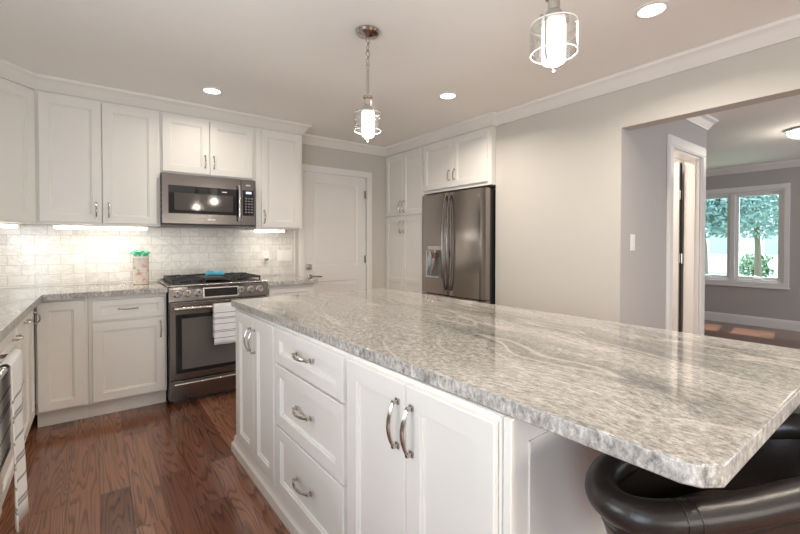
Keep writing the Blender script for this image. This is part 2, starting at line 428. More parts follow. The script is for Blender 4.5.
# backsplash
struct('trim_4', MB().box(XL + .002, 1.705, YB - .009, YB - .0005, .915, 1.394), 'tile', 'white marble subway tile backsplash', 'backsplash')
tl = tile((R(-90), 0, R(-90)), 'marble_subway_tile_side')
struct('trim_5', MB().box(XL + .0005, XL + .009, .5, YB - .0095, .915, 1.394), tl)
struct('trim_6', MB().box(1.7055, 1.722, YB - .012, YB - .0005, .915, 1.394, .003), 'trim', 'thin pencil trim at the end of the tile', 'tile edge')

# casings
def casing(mb, x0, x1, zt, y, w=.075, t=.018):
    """door casing on a wall whose face looks to -y"""
    for a, b in ((x0 - w, x0), (x1, x1 + w)):
        mb.box(a, b, y - t, y - .0005, 0, zt, .003)
        mb.box(a + .012, b - .012, y - t - .006, y - t + .001, 0, zt, .002)
    mb.box(x0 - w, x1 + w, y - t, y - .0005, zt, zt + w, .003)
    mb.box(x0 - w + .012, x1 + w - .012, y - t - .006, y - t + .001, zt + .012, zt + w - .012, .002)
    return mb
struct('trim_7', casing(MB(), DX0, DX1, DZ, YB, .07), 'trim', 'white casing around the panel door', 'door casing')
struct('trim_8', casing(MB(), HX0, HX1, HDZ, JY, .095).box(HX0, HX0 + .018, JY, JY + .12, 0, HDZ).box(HX1 - .018, HX1, JY, JY + .12, 0, HDZ)
       .box(HX0 + .018, HX1 - .018, JY, JY + .12, HDZ - .018, HDZ).box(HX1 - .030, HX1 - .018, JY + .03, JY + .062, 0, HDZ - .018), 'trim', 'white casing around the hall doorway', 'door casing')

# back door: two moulded panels, hinged right
def moulded_door(mb, x0, x1, z0, z1, yf, t, panels):
    mb.box(x0, x1, yf + .008, yf + t, z0, z1)
    xs0, xs1 = x0 + .115, x1 - .115
    mb.box(x0, xs0, yf, yf + .0078, z0, z1, .001); mb.box(xs1, x1, yf, yf + .0078, z0, z1, .001)
    zz = [z0] + [q for p in panels for q in p] + [z1]
    for a, b in zip(zz[0::2], zz[1::2]): mb.box(xs0, xs1, yf, yf + .0078, a, b, .001)
    for a, b in panels:
        L = []
        for ins, y in ((.0, yf + .0079), (.0, yf + .001), (.006, yf + .0075), (.018, yf + .0075), (.044, yf + .001), (.048, yf + .001)):
            L.append([(xs0 + ins, y, a + ins), (xs1 - ins, y, a + ins), (xs1 - ins, y, b - ins), (xs0 + ins, y, b - ins)])
        mb.loops(L)
    return mb
d1 = struct('door_1', moulded_door(MB(), DX0 + .004, DX1 - .004, .008, DZ - .006, YB + .012, .035, [(.25, .82), (1.0, 1.935)]), 'trim', 'closed white two panel door in the back wall', 'door')
MB().box(1.857, 1.913, YB - .012, YB + .0115, .962, 1.022, .006).lathe([(.018, 0), (.018, .012), (.014, .016), (.0, .016)], (1.885, YB - .012, .992), 20, 'y').build('deadbolt', 'nickel', d1, label='square nickel deadbolt plate')
MB().lathe([(.026, 0), (.026, .010), (.012, .014), (.012, .045), (0, .045)], (1.895, YB + .0115, .885), 20, 'y').tube([(1.895, YB - .03, .885), (1.93, YB - .034, .886), (1.99, YB - .034, .882), (2.02, YB - .03, .88)], .009, 10).build('lever_handle', 'nickel', d1)
for z in (.25, 1.06, 1.845):
    MB().tube([(DX1 - .002, YB - .004, z - .05), (DX1 - .002, YB - .004, z + .05)], .007, 10).box(DX1 - .03, DX1 - .004, YB + .008, YB + .0118, z - .045, z + .045).build('hinge', 'nickel', d1)

# hall door: swung open into the closet, hinged on the far jamb, its face looks back to the left
d2 = T('hall_door', 'white door swung open inside the hall doorway', 'door'); d2['kind'] = 'structure'; d2.name = 'door_2'
d2.location = (HX1 - .012, JY + .155, 0); d2.rotation_euler = (0, 0, R(90 + 1))
moulded_door(MB(), 0.0, .66, .01, HDZ - .022, 0, .034, [(.25, .82), (1.0, 1.92)]).build('door_leaf', 'trim', d2)
for z in (.3, 1.105, 1.72):
    MB().box(-.012, .0, -.004, .03, z - .045, z + .045, .002).tube([(-.012, -.010, z - .048), (-.012, -.010, z + .048)], .008, 10).build('hinge', 'nickel', d2)

MB().box(-.014, -.002, .001, .014, .02, HDZ - .03).build('hinge_gap_shade', 'gap', d2, label='thin dark strip painted as the shaded gap along the hinge side')  # dark strip in place of the shadow between leaf and jamb
# living room window: twin casements
w1 = T('window_1', 'white twin casement window in the living room', 'window'); w1['kind'] = 'structure'
def wbox(mb, y0, y1, z0, z1, x0, x1, b=.003): return mb.box(x0, x1, y0, y1, z0, z1, b)
mb = MB()
cz0, cz1, cy0, cy1 = .595, 2.125, 1.30, 2.695
for a, b, c, d in ((cy0, cy1, WZ1, cz1), (cy0, cy1, cz0, WZ0), (cy0, WY0, WZ0, WZ1), (WY1, cy1, WZ0, WZ1)):
    wbox(mb, a, b, c, d, XW - .02, XW - .0005)
wbox(mb, cy0 - .01, cy1 + .01, cz0 - .012, cz0 + .012, XW - .03, XW - .0005)
mb.build('window_casing', 'trim', w1)
mb = MB()
wbox(mb, WY0 + .0005, WY1 - .0005, WZ1 - .03, WZ1 - .0005, XW + .005, XW + .12); wbox(mb, WY0 + .0005, WY1 - .0005, WZ0 + .0005, WZ0 + .03, XW + .005, XW + .12)
wbox(mb, WY0 + .0005, WY0 + .03, WZ0 + .03, WZ1 - .03, XW + .005, XW + .12); wbox(mb, WY1 - .03, WY1 - .0005, WZ0 + .03, WZ1 - .03, XW + .005, XW + .12)
ym = 1.963
wbox(mb, ym - .03, ym + .03, WZ0 + .03, WZ1 - .03, XW + .005, XW + .12)
mb.build('window_frame', 'trim', w1)
for a, b in ((WY0 + .031, ym - .031), (ym + .031, WY1 - .031)):
    mb = MB(); z0, z1, s_ = WZ0 + .031, WZ1 - .031, .042
    for q in ((a, b, z1 - s_, z1), (a, b, z0, z0 + s_), (a, a + s_, z0 + s_, z1 - s_), (b - s_, b, z0 + s_, z1 - s_)): wbox(mb, *q, XW + .04, XW + .085)
    sash = mb.build('sash', 'trim', w1)
    MB().box(XW + .060, XW + .066, a + s_, b - s_, z0 + s_, z1 - s_).build('pane', 'pane', sash)
    MB().box(XW + .015, XW + .039, (a + b) / 2 - .06, (a + b) / 2 + .06, z0 - .002, z0 + .022, .006).tube([(XW + .02, (a + b) / 2 + .04, z0 + .03), (XW - .005, (a + b) / 2, z0 + .034), (XW - .01, (a + b) / 2 - .05, z0 + .03)], .006, 8).build('crank_handle', 'plastic', sash)
for y in (ym + .02, ym - .02):
    MB().box(XW - .004, XW + .0045, y - .008, y + .008, .86, 1.0, .003).build('sash_lock', 'plastic', w1)

# ------------------------------------------------------------------ cabinet parts
def pull(parent, cx, cz, yf, ln_=.115, vertical=True):
    """bow pull standing on the door face at y = yf"""
    mb = MB(); h = ln_ / 2
    def P(s_, o): return (cx, yf - o, cz + s_) if vertical else (cx + s_, yf - o, cz)
    pts = []; N = 12
    for i in range(N + 1):
        u = -1 + 2 * i / N
        pts.append(P(h * u, .016 + .018 * (1 - u * u)))
    q_ = .72 if ln_ < .12 else 1
    rs = [.0045 * q_ + .0016 * math.sin(math.pi * i / N) for i in range(N + 1)]
    mb.tube(pts, rs, 8)
    for sgn in (-1, 1):
        c = P(h * sgn, 0)
        mb.box(c[0] - .009 * q_, c[0] + .009 * q_, yf - .005, yf - .0002, c[2] - .009 * q_, c[2] + .009 * q_, .002)
        mb.box(c[0] - .0055, c[0] + .0055, yf - .021, yf - .004, c[2] - .0055, c[2] + .0055, .002)
    return mb.build('handle', 'nickel', parent)
def door(parent, x0, x1, z0, z1, hx=None, hz=None, vertical=True, frame=.058, mids=(), name='door', m='cab', hl=.115):
    o = MB().panel(x0, x1, z0, z1, -.02, .0195, frame, mids).build(name, m, parent)
    if hx is not None: pull(o, hx, hz, -.02, hl, vertical)
    return o
def carcass(parent, w, d, z0, z1, toe=None):
    mb = MB().box(.0005, w - .0005, 0, d, z0, z1, .001)
    o = mb.build('body', 'cab', parent)
    if toe: MB().box(.0005, w - .0005, toe, d, .0005, z0 - .0005).build('toe_kick', 'cab', parent)
    return o

# ------------------------------------------------------------------ upper cabinets on the back wall
U0, UZ0, UZ1 = 3.87, 1.395, 2.344
# diagonal corner unit
t = T('corner_upper_cabinet', 'white angled upper cabinet in the left corner, cut by the photo edge', 'cabinet', (-.63, 3.59, 0), 45, 'white upper cabinets')
ca, sa = math.cos(R(45)), math.sin(R(45))
def to_diag(x, y): dx, dy = x + .63, y - 3.59; return (dx * ca + dy * sa, -dx * sa + dy * ca)
MB().prism([to_diag(*p) for p in ((-.63, 3.59), (-.351, 3.869), (-.351, YB - .001), (XL + .001, YB - .001), (XL + .001, 3.59))], UZ0, UZ1).build('body', 'cab', t)
door(t, .012, .385, UZ0 + .012, 2.322)
for (x0, w, doors, lab) in ((-.3495, .7735, ((.022, .383, .348), (.388, .75, .425)), 'tall white upper cabinet with two doors left of the microwave'),
                            (1.2, .463, ((.05, .435, .022 + .05),), 'narrow white upper cabinet with one door right of the microwave')):
    t = T('upper_cabinet', lab, 'cabinet', (x0, U0, 0), 0, 'white upper cabinets')
    carcass(t, w, .328, UZ0, UZ1)
    for a, b, hx in doors: door(t, a, b, UZ0 + .012, 2.322, hx, 1.503)
t = T('upper_cabinet', 'short white upper cabinet with two doors above the microwave', 'cabinet', (.4255, U0, 0), 0, 'white upper cabinets')
carcass(t, .773, .328, 1.838, UZ1)
door(t, .014, .372, 1.852, 2.322, .335, 1.962, hl=.10); door(t, .377, .745, 1.852, 2.322, .405, 1.962, hl=.10)

# under cabinet light bars
def bar(x0, x1, lab, loc=None, rot=0):
    t = T('light_bar', lab, 'light', loc or (x0, 3.93, UZ0 - .001), rot, 'under cabinet light bars')
    w = x1 - x0
    MB().box(-.01, w + .01, 0, .05, -.012, 0, .002).build('housing', 'plastic', t)
    MB().box(0, w, .004, .046, -.032, -.0125, .006).build('diffuser', 'strip', t)
    l = light('light_bar_light', 'AREA', (w / 2, .025, -.036), (0, 0, 0), 2.5 * w, WARM, shape='RECTANGLE', size=w, size_y=.04); l.parent = t
bar(-.255, .335, 'long lit light bar under the two door cabinet left of the microwave')
bar(1.215, 1.505, 'short lit light bar under the cabinet right of the microwave')
bar(0, .30, 'lit light bar under the angled corner cabinet at the photo edge', (-.655, 3.71, UZ0 - .001), 45)

# ------------------------------------------------------------------ base cabinets, back run
BZ0, BZ1, BD = .112, .8745, .598
t = T('base_cabinet', 'white base cabinet with one narrow full height door in the left corner', 'cabinet', (-.334, 3.59, 0), 0, 'white base cabinets')
carcass(t, .279, BD, BZ0, BZ1, .065); door(t, .010, .259, .125, .858)
t = T('base_cabinet', 'white base cabinet with drawer over door left of the range', 'cabinet', (-.0545, 3.59, 0), 0, 'white base cabinets')
carcass(t, .4805, BD, BZ0, BZ1, .065)
door(t, .022, .468, .125, .685, .438, .60); door(t, .022, .468, .70, .845, .235, .775, False, .04, name='drawer')
t = T('base_cabinet', 'white base cabinet right of the range, mostly hidden behind the island', 'cabinet', (1.1985, 3.59, 0), 0, 'white base cabinets')
carcass(t, .463, BD, BZ0, BZ1, .065)
door(t, .022, .441, .125, .685, .06, .60); door(t, .022, .441, .70, .845, .23, .775, False, .04, name='drawer')
# left run (fronts look to +x)
LX = -.355
t = T('base_cabinet', 'white base cabinet on the left wall with pull-out and narrow corner door', 'cabinet', (LX, 2.952, 0), 90, 'white base cabinets')
carcass(t, .6165, .6, BZ0, BZ1, .065)
door(t, .012, .385, .125, .858, .20, .80, False); door(t, .392, .604, .125, .858, .575, .765, hl=.075)
t = T('base_cabinet', 'white base cabinet with stacked drawers beside the dishwasher', 'cabinet', (LX, 2.36, 0), 90, 'white base cabinets')
carcass(t, .5915, .6, BZ0, BZ1, .065)
for z0, z1 in ((.70, .858), (.42, .69), (.125, .41)): door(t, .012, .58, z0, z1, .40, (z0 + z1) / 2, False, .045, name='drawer')
# dishwasher
t = T('dishwasher', 'white dishwasher with bar handle at the left photo edge', 'dishwasher', (LX, 1.757, 0), 90)
MB().box(.001, .601, 0, .58, .112, .872).build('body', 'plastic', t)
MB().box(.004, .598, -.025, -.0005, .115, .872, .006).build('door', 'plastic', t)
mb = MB().tube([(.05, -.078, .79), (.55, -.078, .79)], .012, 12)
for x in (.07, .53): mb.tube([(x, -.026, .79), (x, -.078, .79)], .008, 8)
mb.build('bar_handle', 'nickel', t)
MB().box(.001, .601, .06, .58, .0005, .1115).build('toe_kick', 'black', t)

# countertops
CT0, CT1 = .8755, .914
tag(edge_faces(MB().prism([(XL + .0095, YB - .0095), (XL + .0095, .55), (-.297, .55), (-.297, 3.53), (.428, 3.53), (.428, YB - .0095)], CT0, CT1, .004).build('countertop', 'granite')),
    'grey granite countertop wrapping the left corner beside the range', 'countertop', 'granite countertops')
tag(edge_faces(MB().prism([(1.1955, YB - .0125), (1.1955, 3.53), (1.675, 3.53), (1.675, YB - .0125)], CT0, CT1, .004).build('countertop', 'granite')),
    'short grey granite countertop between the range and the panel door', 'countertop', 'granite countertops')

# ------------------------------------------------------------------ range
RX, RY = .4335, 3.51
t = T('range', 'stainless steel gas range with six knobs under the microwave', 'range', (RX, RY, 0)); w = .757
MB().box(.002, w - .002, .045, .66, .03, .905).box(.03, w - .03, .08, .6, .0, .03).build('body', 'darksteel', t)
MB().loops([[(x, y, z) for y, z in ((.0, .802), (.0, .812), (.012, .895), (.045, .914), (.0455, .802))] for x in (0, w)]).build('control_panel', 'darksteel', t)
for x in (.056, .128, .206, .53, .612, .687):
    k = MB().lathe([(.030, 0), (.030, .006), (.024, .010), (.022, .030), (.018, .034), (0, .034)], (x, .009, .861), 24, 'y').build('knob', 'chrome', t)
    MB().box(x - .003, x + .003, -.029, -.026, .861, .882).build('knob_pointer', 'black', k)
def on_slope(x0, x1, z0, z1, o):
    q = lambda z: .012 * (z - .812) / .083
    return MB().loops([[(x, q(z0) - o, z0), (x, q(z1) - o, z1), (x, q(z1) + .002, z1), (x, q(z0) + .002, z0)] for x in (x0, x1)])
fr = on_slope(.240, .512, .818, .898, .004).build('display_frame', 'steel', t)
on_slope(.250, .502, .826, .890, .0055).build('display_screen', 'blackglass', fr)
dr = MB().box(.006, w - .006, .0, .044, .195, .796, .006).build('oven_door', 'darksteel', t)
MB().box(.045, w - .045, -.004, -.0005, .245, .70, .003).build('window_border', 'blackglass', dr)
wn = MB().box(.085, w - .085, -.0065, -.0045, .275, .67, .002).build('oven_window', 'ovenglass', dr)
mb = MB()
for z in (.36, .45):
    mb.tube([(.11, -.0068, z), (w - .11, -.0068, z)], .0012, 6)
mb = MB().tube([(.03, -.055, .752), (w - .03, -.055, .752)], .0125, 14)
for x in (.05, w - .05): mb.box(x - .012, x + .012, -.055, -.0005, .742, .762, .004)
mb.build('oven_handle', 'steel', dr)
dw = MB().box(.006, w - .006, .002, .044, .035, .186, .006).build('storage_drawer', 'darksteel', t)
MB().tube([(.03, -.024, .166), (w - .03, -.024, .166)], .010, 12, False).box(.035, w - .035, -.02, .0015, .160, .172, .002).build('drawer_grip', 'steel', dw)
MB().box(-.006, w + .006, .042, .678, .9155, .926, .004).build('cooktop', 'steel', t)
ct = MB().box(.03, w - .03, .075, .63, .9265, .930, .001).build('cooktop_well', 'iron', t)
for x, y in ((.15, .21), (.15, .48), (.378, .34), (.607, .21), (.607, .48)):
    b = MB().lathe([(.05, .9305), (.05, .938), (.043, .942), (.043, .948), (0, .949)], (x, y, 0), 24).build('burner', 'iron', t)
for gx0, gx1 in ((.035, .265), (.492, .722)):
    mb = MB(); y0, y1 = .085, .615; z0, z1 = .953, .968
    for y in (y0, (y0 + y1) / 2 - .006, y1 - .012): mb.box(gx0, gx1, y, y + .012, z0, z1, .002)
    for x in (gx0, gx1 - .012): mb.box(x, x + .012, y0, y1, z0, z1, .002)
    cx = (gx0 + gx1) / 2
    for cy in (.21, .48):
        mb.box(cx - .006, cx + .006, cy - .12, cy - .03, z0, z1 + .006, .002); mb.box(cx - .006, cx + .006, cy + .03, cy + .12, z0, z1 + .006, .002)
        mb.box(gx0 + .012, cx - .03, cy - .006, cy + .006, z0, z1 + .006, .002); mb.box(cx + .03, gx1 - .012, cy - .006, cy + .006, z0, z1 + .006, .002)
    for x in (gx0 + .002, gx1 - .014):
        for y in (y0, y1 - .012): mb.box(x, x + .012, y, y + .012, .9305, z0, .001)
    mb.build('grate', 'iron', t)
mb = MB().box(.27, .487, .09, .61, .951, .958, .002)
for a in ((.27, .28, .09, .61), (.477, .487, .09, .61), (.28, .477, .09, .10), (.28, .477, .60, .61)): mb.box(*a, .9585, .972, .002)
for x in (.272, .475):
    for y in (.10, .59): mb.box(x, x + .01, y, y + .01, .9305, .951)
mb.build('griddle', 'iron', t)
MB().box(.01, w - .01, .645, .675, .9265, .945, .004).build('rear_vent', 'steel', t)

# blue folded cloth on the griddle
mb = MB(); L = []
for i in range(9):
    u = i / 8; L.append([(RX + .30 + .135 * u, RY + .20 + .05 * math.cos(k * math.pi / 6) * (.55 + .45 * math.sin(math.pi * u)) + .02 * math.sin(5 * u), .9745 + (.013 + .011 * math.sin(math.pi * (.1 + .8 * u)) + .004 * math.sin(9 * u)) * (1 + math.sin(k * math.pi / 6))) for k in range(12)])
tag(mb.loops(L).build('cloth', 'bluecloth'), 'small bright blue folded cloth lying on the range griddle', 'cloth')

def towel(name, m, x0, x1, yb, zb, r, zf, zr, lab, cat, rot=None, waves=3, amp=.006, n=24, flare=0):
    """a cloth hung over a bar along x at (yb, zb): front side to zf, rear side to zr"""
    prof = [(yb - r, zf + (zb - zf) * k / 10) for k in range(10)]
    prof += [(yb - r * math.cos(a), zb + r * math.sin(a)) for a in [math.pi * k / 8 for k in range(9)]]
    prof += [(yb + r, zb - (zb - zr) * k / 6) for k in range(1, 7)]
    bm = bmesh.new(); G = []
    for i in range(n + 1):
        u = i / n; row = []
        for q, (y, z) in enumerate(prof):
            d = max(0, (zb - z)) / max(.01, zb - zf)
            wv = amp * d * (math.sin(waves * 2 * math.pi * u) - 1.0) if q < 14 else amp * .2 * d
            x = x0 + (x1 - x0) * (u + flare * d * (u - .5))
            row.append(bm.verts.new((x, y + wv, z)))
        G.append(row)
    for i in range(n):
        for j in range(len(prof) - 1): bm.faces.new((G[i][j], G[i + 1][j], G[i + 1][j + 1], G[i][j + 1]))
    b = MB(); b.bm.free(); b.bm = bm
    o = b.build(name, m, None, True, 60)
    md = o.modifiers.new('thick', 'SOLIDIFY'); md.thickness = .004; md.offset = 1
    return tag(o, lab, cat)
towel('towel', 'towel', .735, .945, RY - .055, .752, .0175, .447, .50, 'white tea towel with dark lines hanging on the oven handle', 'towel', waves=1.5)
o = towel('towel', 'knit',   .30, .56, -.078, .79, .0165, .165, .40, 'white ribbed towel with grey stripes hanging on the dishwasher handle', 'towel', waves=1.25, amp=.012, flare=-.05)
o.location = (LX, 1.757, 0); o.rotation_euler = (0, 0, R(90))

# ------------------------------------------------------------------ microwave
t = T('microwave', 'stainless over-the-range microwave with black glass door', 'microwave', (.4265, 3.80, 0)); w = .745; z0, z1 = 1.405, 1.832
MB().box(0.001, w - .001, .03, .395, z0 + .012, z1).build('body', 'darksteel', t)
dr = MB().box(0, .622, 0, .0295, z0 + .012, z1, .004).build('door', 'darksteel', t)
MB().box(.046, .6, -.0025, -.0002, 1.502, 1.735, .001).build('door_glass', 'blackglass', dr)
MB().box(.088, .553, -.004, -.0027, 1.53, 1.675, .001).build('viewing_screen', 'screenglass', dr)
MB().box(.46, .50, -.0035, -.0026, 1.70, 1.707).build('door_mark', 'plastic', dr, label='tiny pale print at the top of the glass')
mb = MB().tube([(.598, -.04, 1.455 + .315 * k / 8) if 0 < k < 8 else (.598, -.03, 1.455 + .315 * k / 8) for k in range(9)], .0095, 12)
for z in (1.475, 1.752): mb.tube([(.598, -.0005, z), (.598, -.038, z)], .008, 8)
mb.build('handle', 'steel', dr)
cp = MB().box(.6245, w, 0, .0295, z0 + .012, z1, .004).build('control_panel', 'darksteel', t)
kp = MB().box(.635, .735, -.0022, -.0002, 1.505, 1.735, .001).build('keypad', 'blackglass', cp)
MB().box(.665, .712, -.0032, -.0024, 1.703, 1.722).build('clock_display', 'lcd', kp, label='small blue clock display')
kb = MB()
for r_ in range(6):
    for c_ in range(3): kb.box(.658 + .026 * c_, .672 + .026 * c_, -.003, -.0024, 1.532 + .025 * r_, 1.541 + .025 * r_)
kb.build('keypad_print', mat('keypad_print', (.30, .30, .31), .5), kp)
MB().box(.665, .705, -.001, -.0001, 1.775, 1.787, .0002).build('badge', 'chrome', cp)
MB().box(.345, .405, -.001, -.0001, 1.452, 1.462, .0002).build('badge', 'chrome', dr)
MB().box(.0, w, .004, .39, z0, z0 + .0118, .003).build('bottom_grille', 'black', t)
gr = MB()
for k in range(5): gr.box(-.0012, .012, .04 + .0, .06, 1.50 + .045 * k, 1.525 + .045 * k, .001)
gr.build('side_vent', 'black', t)

# ------------------------------------------------------------------ canister, outlets, switches
t = T('canister', 'tall floral canister on the counter left of the range', 'canister', (.290, 3.97, CT1 + .0005))
MB().lathe([(.052, 0), (.056, .004), (.056, .215), (.059, .218), (.059, .230), (.052, .230), (.050, .02), (0, .02)], n=36).build('jar', 'floral', t)
MB().lathe([(.0595, .219), (.0615, .2195), (.0615, .2305), (.0595, .231)], n=36, close=False).build('rim', 'plastic', t)
mb = MB()
for k in range(7):
    a = k * 2 * math.pi / 7; c = Vector((.290 + .022 * math.cos(a), 3.97 + .022 * math.sin(a), CT1))
    pts = [c + Vector((0, 0, .03)), c + Vector((0, 0, .2)), c + Vector((.02 * math.cos(a), .02 * math.sin(a), .245)), c + Vector((.034 * math.cos(a), .034 * math.sin(a), .262 + .008 * math.sin(3 * k))), c + Vector((.026 * math.cos(a + .8), .026 * math.sin(a + .8), .275)), c + Vector((0, 0, .25))]
    mb.tube(pts, [.004, .004, .011, .013, .010, .005], 8)
mb.tube([(.25, 3.96, CT1 + .25), (.225, 3.95, CT1 + .262), (.208, 3.945, CT1 + .255)], [.006, .009, .004], 8)
tag(mb.build('kitchen_brush', 'mint'), 'mint green curled brush sticking out of the floral canister', 'brush')

def plate(name, x, z, w, h, lab, cat, kind, group=None):
    t = T(name, lab, cat, (x, YB - .0095, z), 0, group)
    MB().box(-w / 2, w / 2, -.006, 0, -h / 2, h / 2, .003).build('cover_plate', 'plastic', t)
    if kind == 'outlet':
        for s_ in (-1, 1):
            f = MB().lathe([(.0165, 0), (.0165, .0018), (.015, .003), (0, .003)], (0, -.006, .02 * s_), 20, 'y').build('receptacle', 'plastic', t)
            MB().box(-.0065, -.0045, -.0096, -.0091, .02 * s_ - .004, .02 * s_ + .005).box(.0045, .0065, -.0096, -.0091, .02 * s_ - .004, .02 * s_ + .005).build('slots', 'black', f)
    else:
        n = kind
        for k in range(n):
            cx = (k - (n - 1) / 2) * .046
            MB().box(cx - .0165, cx + .0165, -.0085, -.006, -.033, .033, .001).build('rocker', 'plastic', t)
    return t
plate('outlet', .094, 1.142, .073, .118, 'white outlet plate on the tile left of the canister', 'outlet', 'outlet', 'backsplash plates')
tp = plate('outlet', 1.397, 1.118, .073, .118, 'white outlet plate with a small plug on the tile above the right counter', 'outlet', 'outlet', 'backsplash plates')
t = T('plug', 'small grey night light plugged into the outlet right of the range', 'plug', (1.397, YB - .0195, 1.095))
MB().box(-.02, .02, -.03, 0, -.022, .018, .005).build('plug_body', 'plastic', t); MB().box(-.018, .018, -.034, -.0305, -.02, .008, .002).build('lens', mat('grey_lens', (.25, .24, .23), .3), t)
plate('light_switch', 1.597, 1.125, .165, .118, 'wide white three rocker switch plate beside the tile edge', 'switch', 3, 'backsplash plates')
t = T('light_switch', 'white single switch plate on the hall wall by the opening', 'switch', (3.165, JY - .0005, 1.258))
MB().box(-.036, .036, -.006, 0, -.06, .06, .003).build('cover_plate', 'plastic', t); MB().box(-.0165, .0165, -.009, -.0062, -.033, .033, .002).build('rocker', 'plastic', t)

# ------------------------------------------------------------------ pantry, fridge cabinet, fridge
PX = 2.935
t = T('pantry_cabinet', 'tall white pantry cabinet with four doors beside the fridge', 'cabinet', (PX, YB - .002, 0), -90)
carcass(t, .726, .675, .112, UZ1, .05)
ps = .352
door(t, .008, ps - .0015, 1.587, 2.322, ps - .035, 1.69, hl=.13); door(t, ps + .0015, .72, 1.587, 2.322, ps + .035, 1.69, hl=.13)
door(t, .008, ps - .0015, .125, 1.565, ps - .035, 1.45, mids=(.81,), hl=.13); door(t, ps + .0015, .72, .125, 1.565, ps + .035, 1.45, mids=(.81,), hl=.13)
t = T('upper_cabinet', 'white two door cabinet above the refrigerator', 'cabinet', (PX, 3.4725, 0), -90)
carcass(t, .972, .675, 1.80, UZ1)
door(t, .012, .474, 1.832, 2.318, .432, 1.955, hl=.10); door(t, .478, .932, 1.832, 2.318, .510, 1.955, hl=.10)

FX, FY = 2.862, 3.428
t = T('refrigerator', 'dark stainless french door refrigerator with ice dispenser', 'refrigerator', (FX, FY, 0), -90); w = .915
MB().box(.004, w - .004, .075, .70, .02, 1.762).box(.05, w - .05, .12, .7, 0, .02).build('body', 'black', t)
def fdoor(name, x0, x1, z0, z1, hole=None):
    mb = MB(); N = 12; L = []
    for i in range(N + 1):
        u = i / N; x = x0 + (x1 - x0) * u
        e = min(u, 1 - u) * (x1 - x0)
        y = -.010 * (1 - ((x - w / 2) / (w / 2)) ** 2) + .012 * max(0, 1 - e / .012) ** 2
        L.append([(x, y, z0), (x, y, z1), (x, .072, z1), (x, .072, z0)])
    return mb.loops(L).build(name, 'fridgesteel', t)
sp = .437
ld = fdoor('left_door', .003, sp - .004, .725, 1.77); rd = fdoor('right_door', sp + .004, w - .003, .725, 1.77); fz = fdoor('freezer_drawer', .003, w - .003, .06, .715)
for o_, x, s_ in ((ld, sp - .032, -1), (rd, sp + .032, 1)):
    pts = []
    for k in range(17):
        u = k / 16; b = math.sin(math.pi * u)
        pts.append((x + .006 * s_ * (b - .3), -.018 - .048 * b ** .6, .775 + .965 * u))
    MB().tube(pts, .0105, 12).build('handle', 'darksteel', o_)
MB().tube([(.08, -.02, .66)] + [(.08 + .74 * k / 10, -.02 - .035 * math.sin(math.pi * k / 10) ** .6, .66) for k in range(1, 10)] + [(.82, -.02, .66)], .0125, 12).build('handle', 'steel', fz)
dx0, dx1 = .115, .342
yd = -.010
dp = MB().box(dx0, dx1, yd - .004, .0, .895, 1.236, .003).build('dispenser', 'darksteel', ld)
MB().box(dx0 + .008, dx1 - .008, yd - .0055, yd - .0042, 1.185, 1.228).build('dispenser_panel', 'steel', dp)
MB().box(dx0 + .012, dx1 - .012, yd - .0052, yd - .0042, .905, 1.178).build('dispenser_recess', mat('dispenser_recess', (.22, .21, .20), .25, .6), dp)
MB().lathe([(.03, 1.10), (.05, 1.14), (.055, 1.178)], ((dx0 + dx1) / 2 + .02, yd - .03, 0), 20).tube([((dx0 + dx1) / 2 + .02, yd - .03, 1.12), ((dx0 + dx1) / 2 + .01, yd - .035, 1.0), ((dx0 + dx1) / 2 - .02, yd - .03, .93)], [.02, .012, .006], 10).build('spout', 'chrome', dp)
MB().box(dx0 + .012, dx0 + .03, yd - .03, yd - .0053, .905, 1.178, .003).build('side_wall', 'chrome', dp)
MB().box(dx0 + .006, dx1 - .006, yd - .035, yd - .004, .895, .908, .003).build('drip_tray', 'chrome', dp)
lg = MB().lathe([(.011, 0), (.011, .0008), (.0085, .0008), (.0085, 0)], (.839, -.0032, 1.703), 24, 'y', close=False).box(.8365, .8385, -.0042, -.002, 1.698, 1.708).box(.8385, .8425, -.0042, -.002, 1.698, 1.700).build('emblem', 'chrome', rd, label='small round maker emblem')

# ------------------------------------------------------------------ island
A = R(1.2); OX, OY = .660, 2.525
def isl(x, y=0): return (OX + math.sin(A) * x + math.cos(A) * y, OY - math.cos(A) * x + math.sin(A) * y, 0)
IR = -90 + 1.2
G_ = 'white island cabinets'
t = T('island_cabinet', 'white island cabinet with two narrow doors at the far end', 'cabinet', isl(0), IR, G_)
carcass(t, .675, .62, .1, .8745)
door(t, .085, .375, .112, .862, .345, .745); door(t, .378, .662, .112, .862, .41, .745)
t = T('island_cabinet', 'white island cabinet with a stack of three drawers', 'cabinet', isl(.676), IR, G_)
carcass(t, .645, .62, .1, .8745)
for z0, z1 in ((.705, .862), (.42, .695), (.112, .41)): door(t, .015, .632, z0, z1, .32, (z0 + z1) / 2 + .01, False, .052, name='drawer', hl=.13)
t = T('island_cabinet', 'white island cabinet with two wide doors under the near counter', 'cabinet', isl(1.322), IR, G_)
carcass(t, .640, .62, .1, .8745)
door(t, .012, .325, .112, .862, .293, .745, hl=.125); door(t, .328, .632, .112, .862, .355, .745, hl=.125)
MB().box(.634, .6395, -.006, -.0005, .1, .8745, .001).build('stile', 'cab', t)
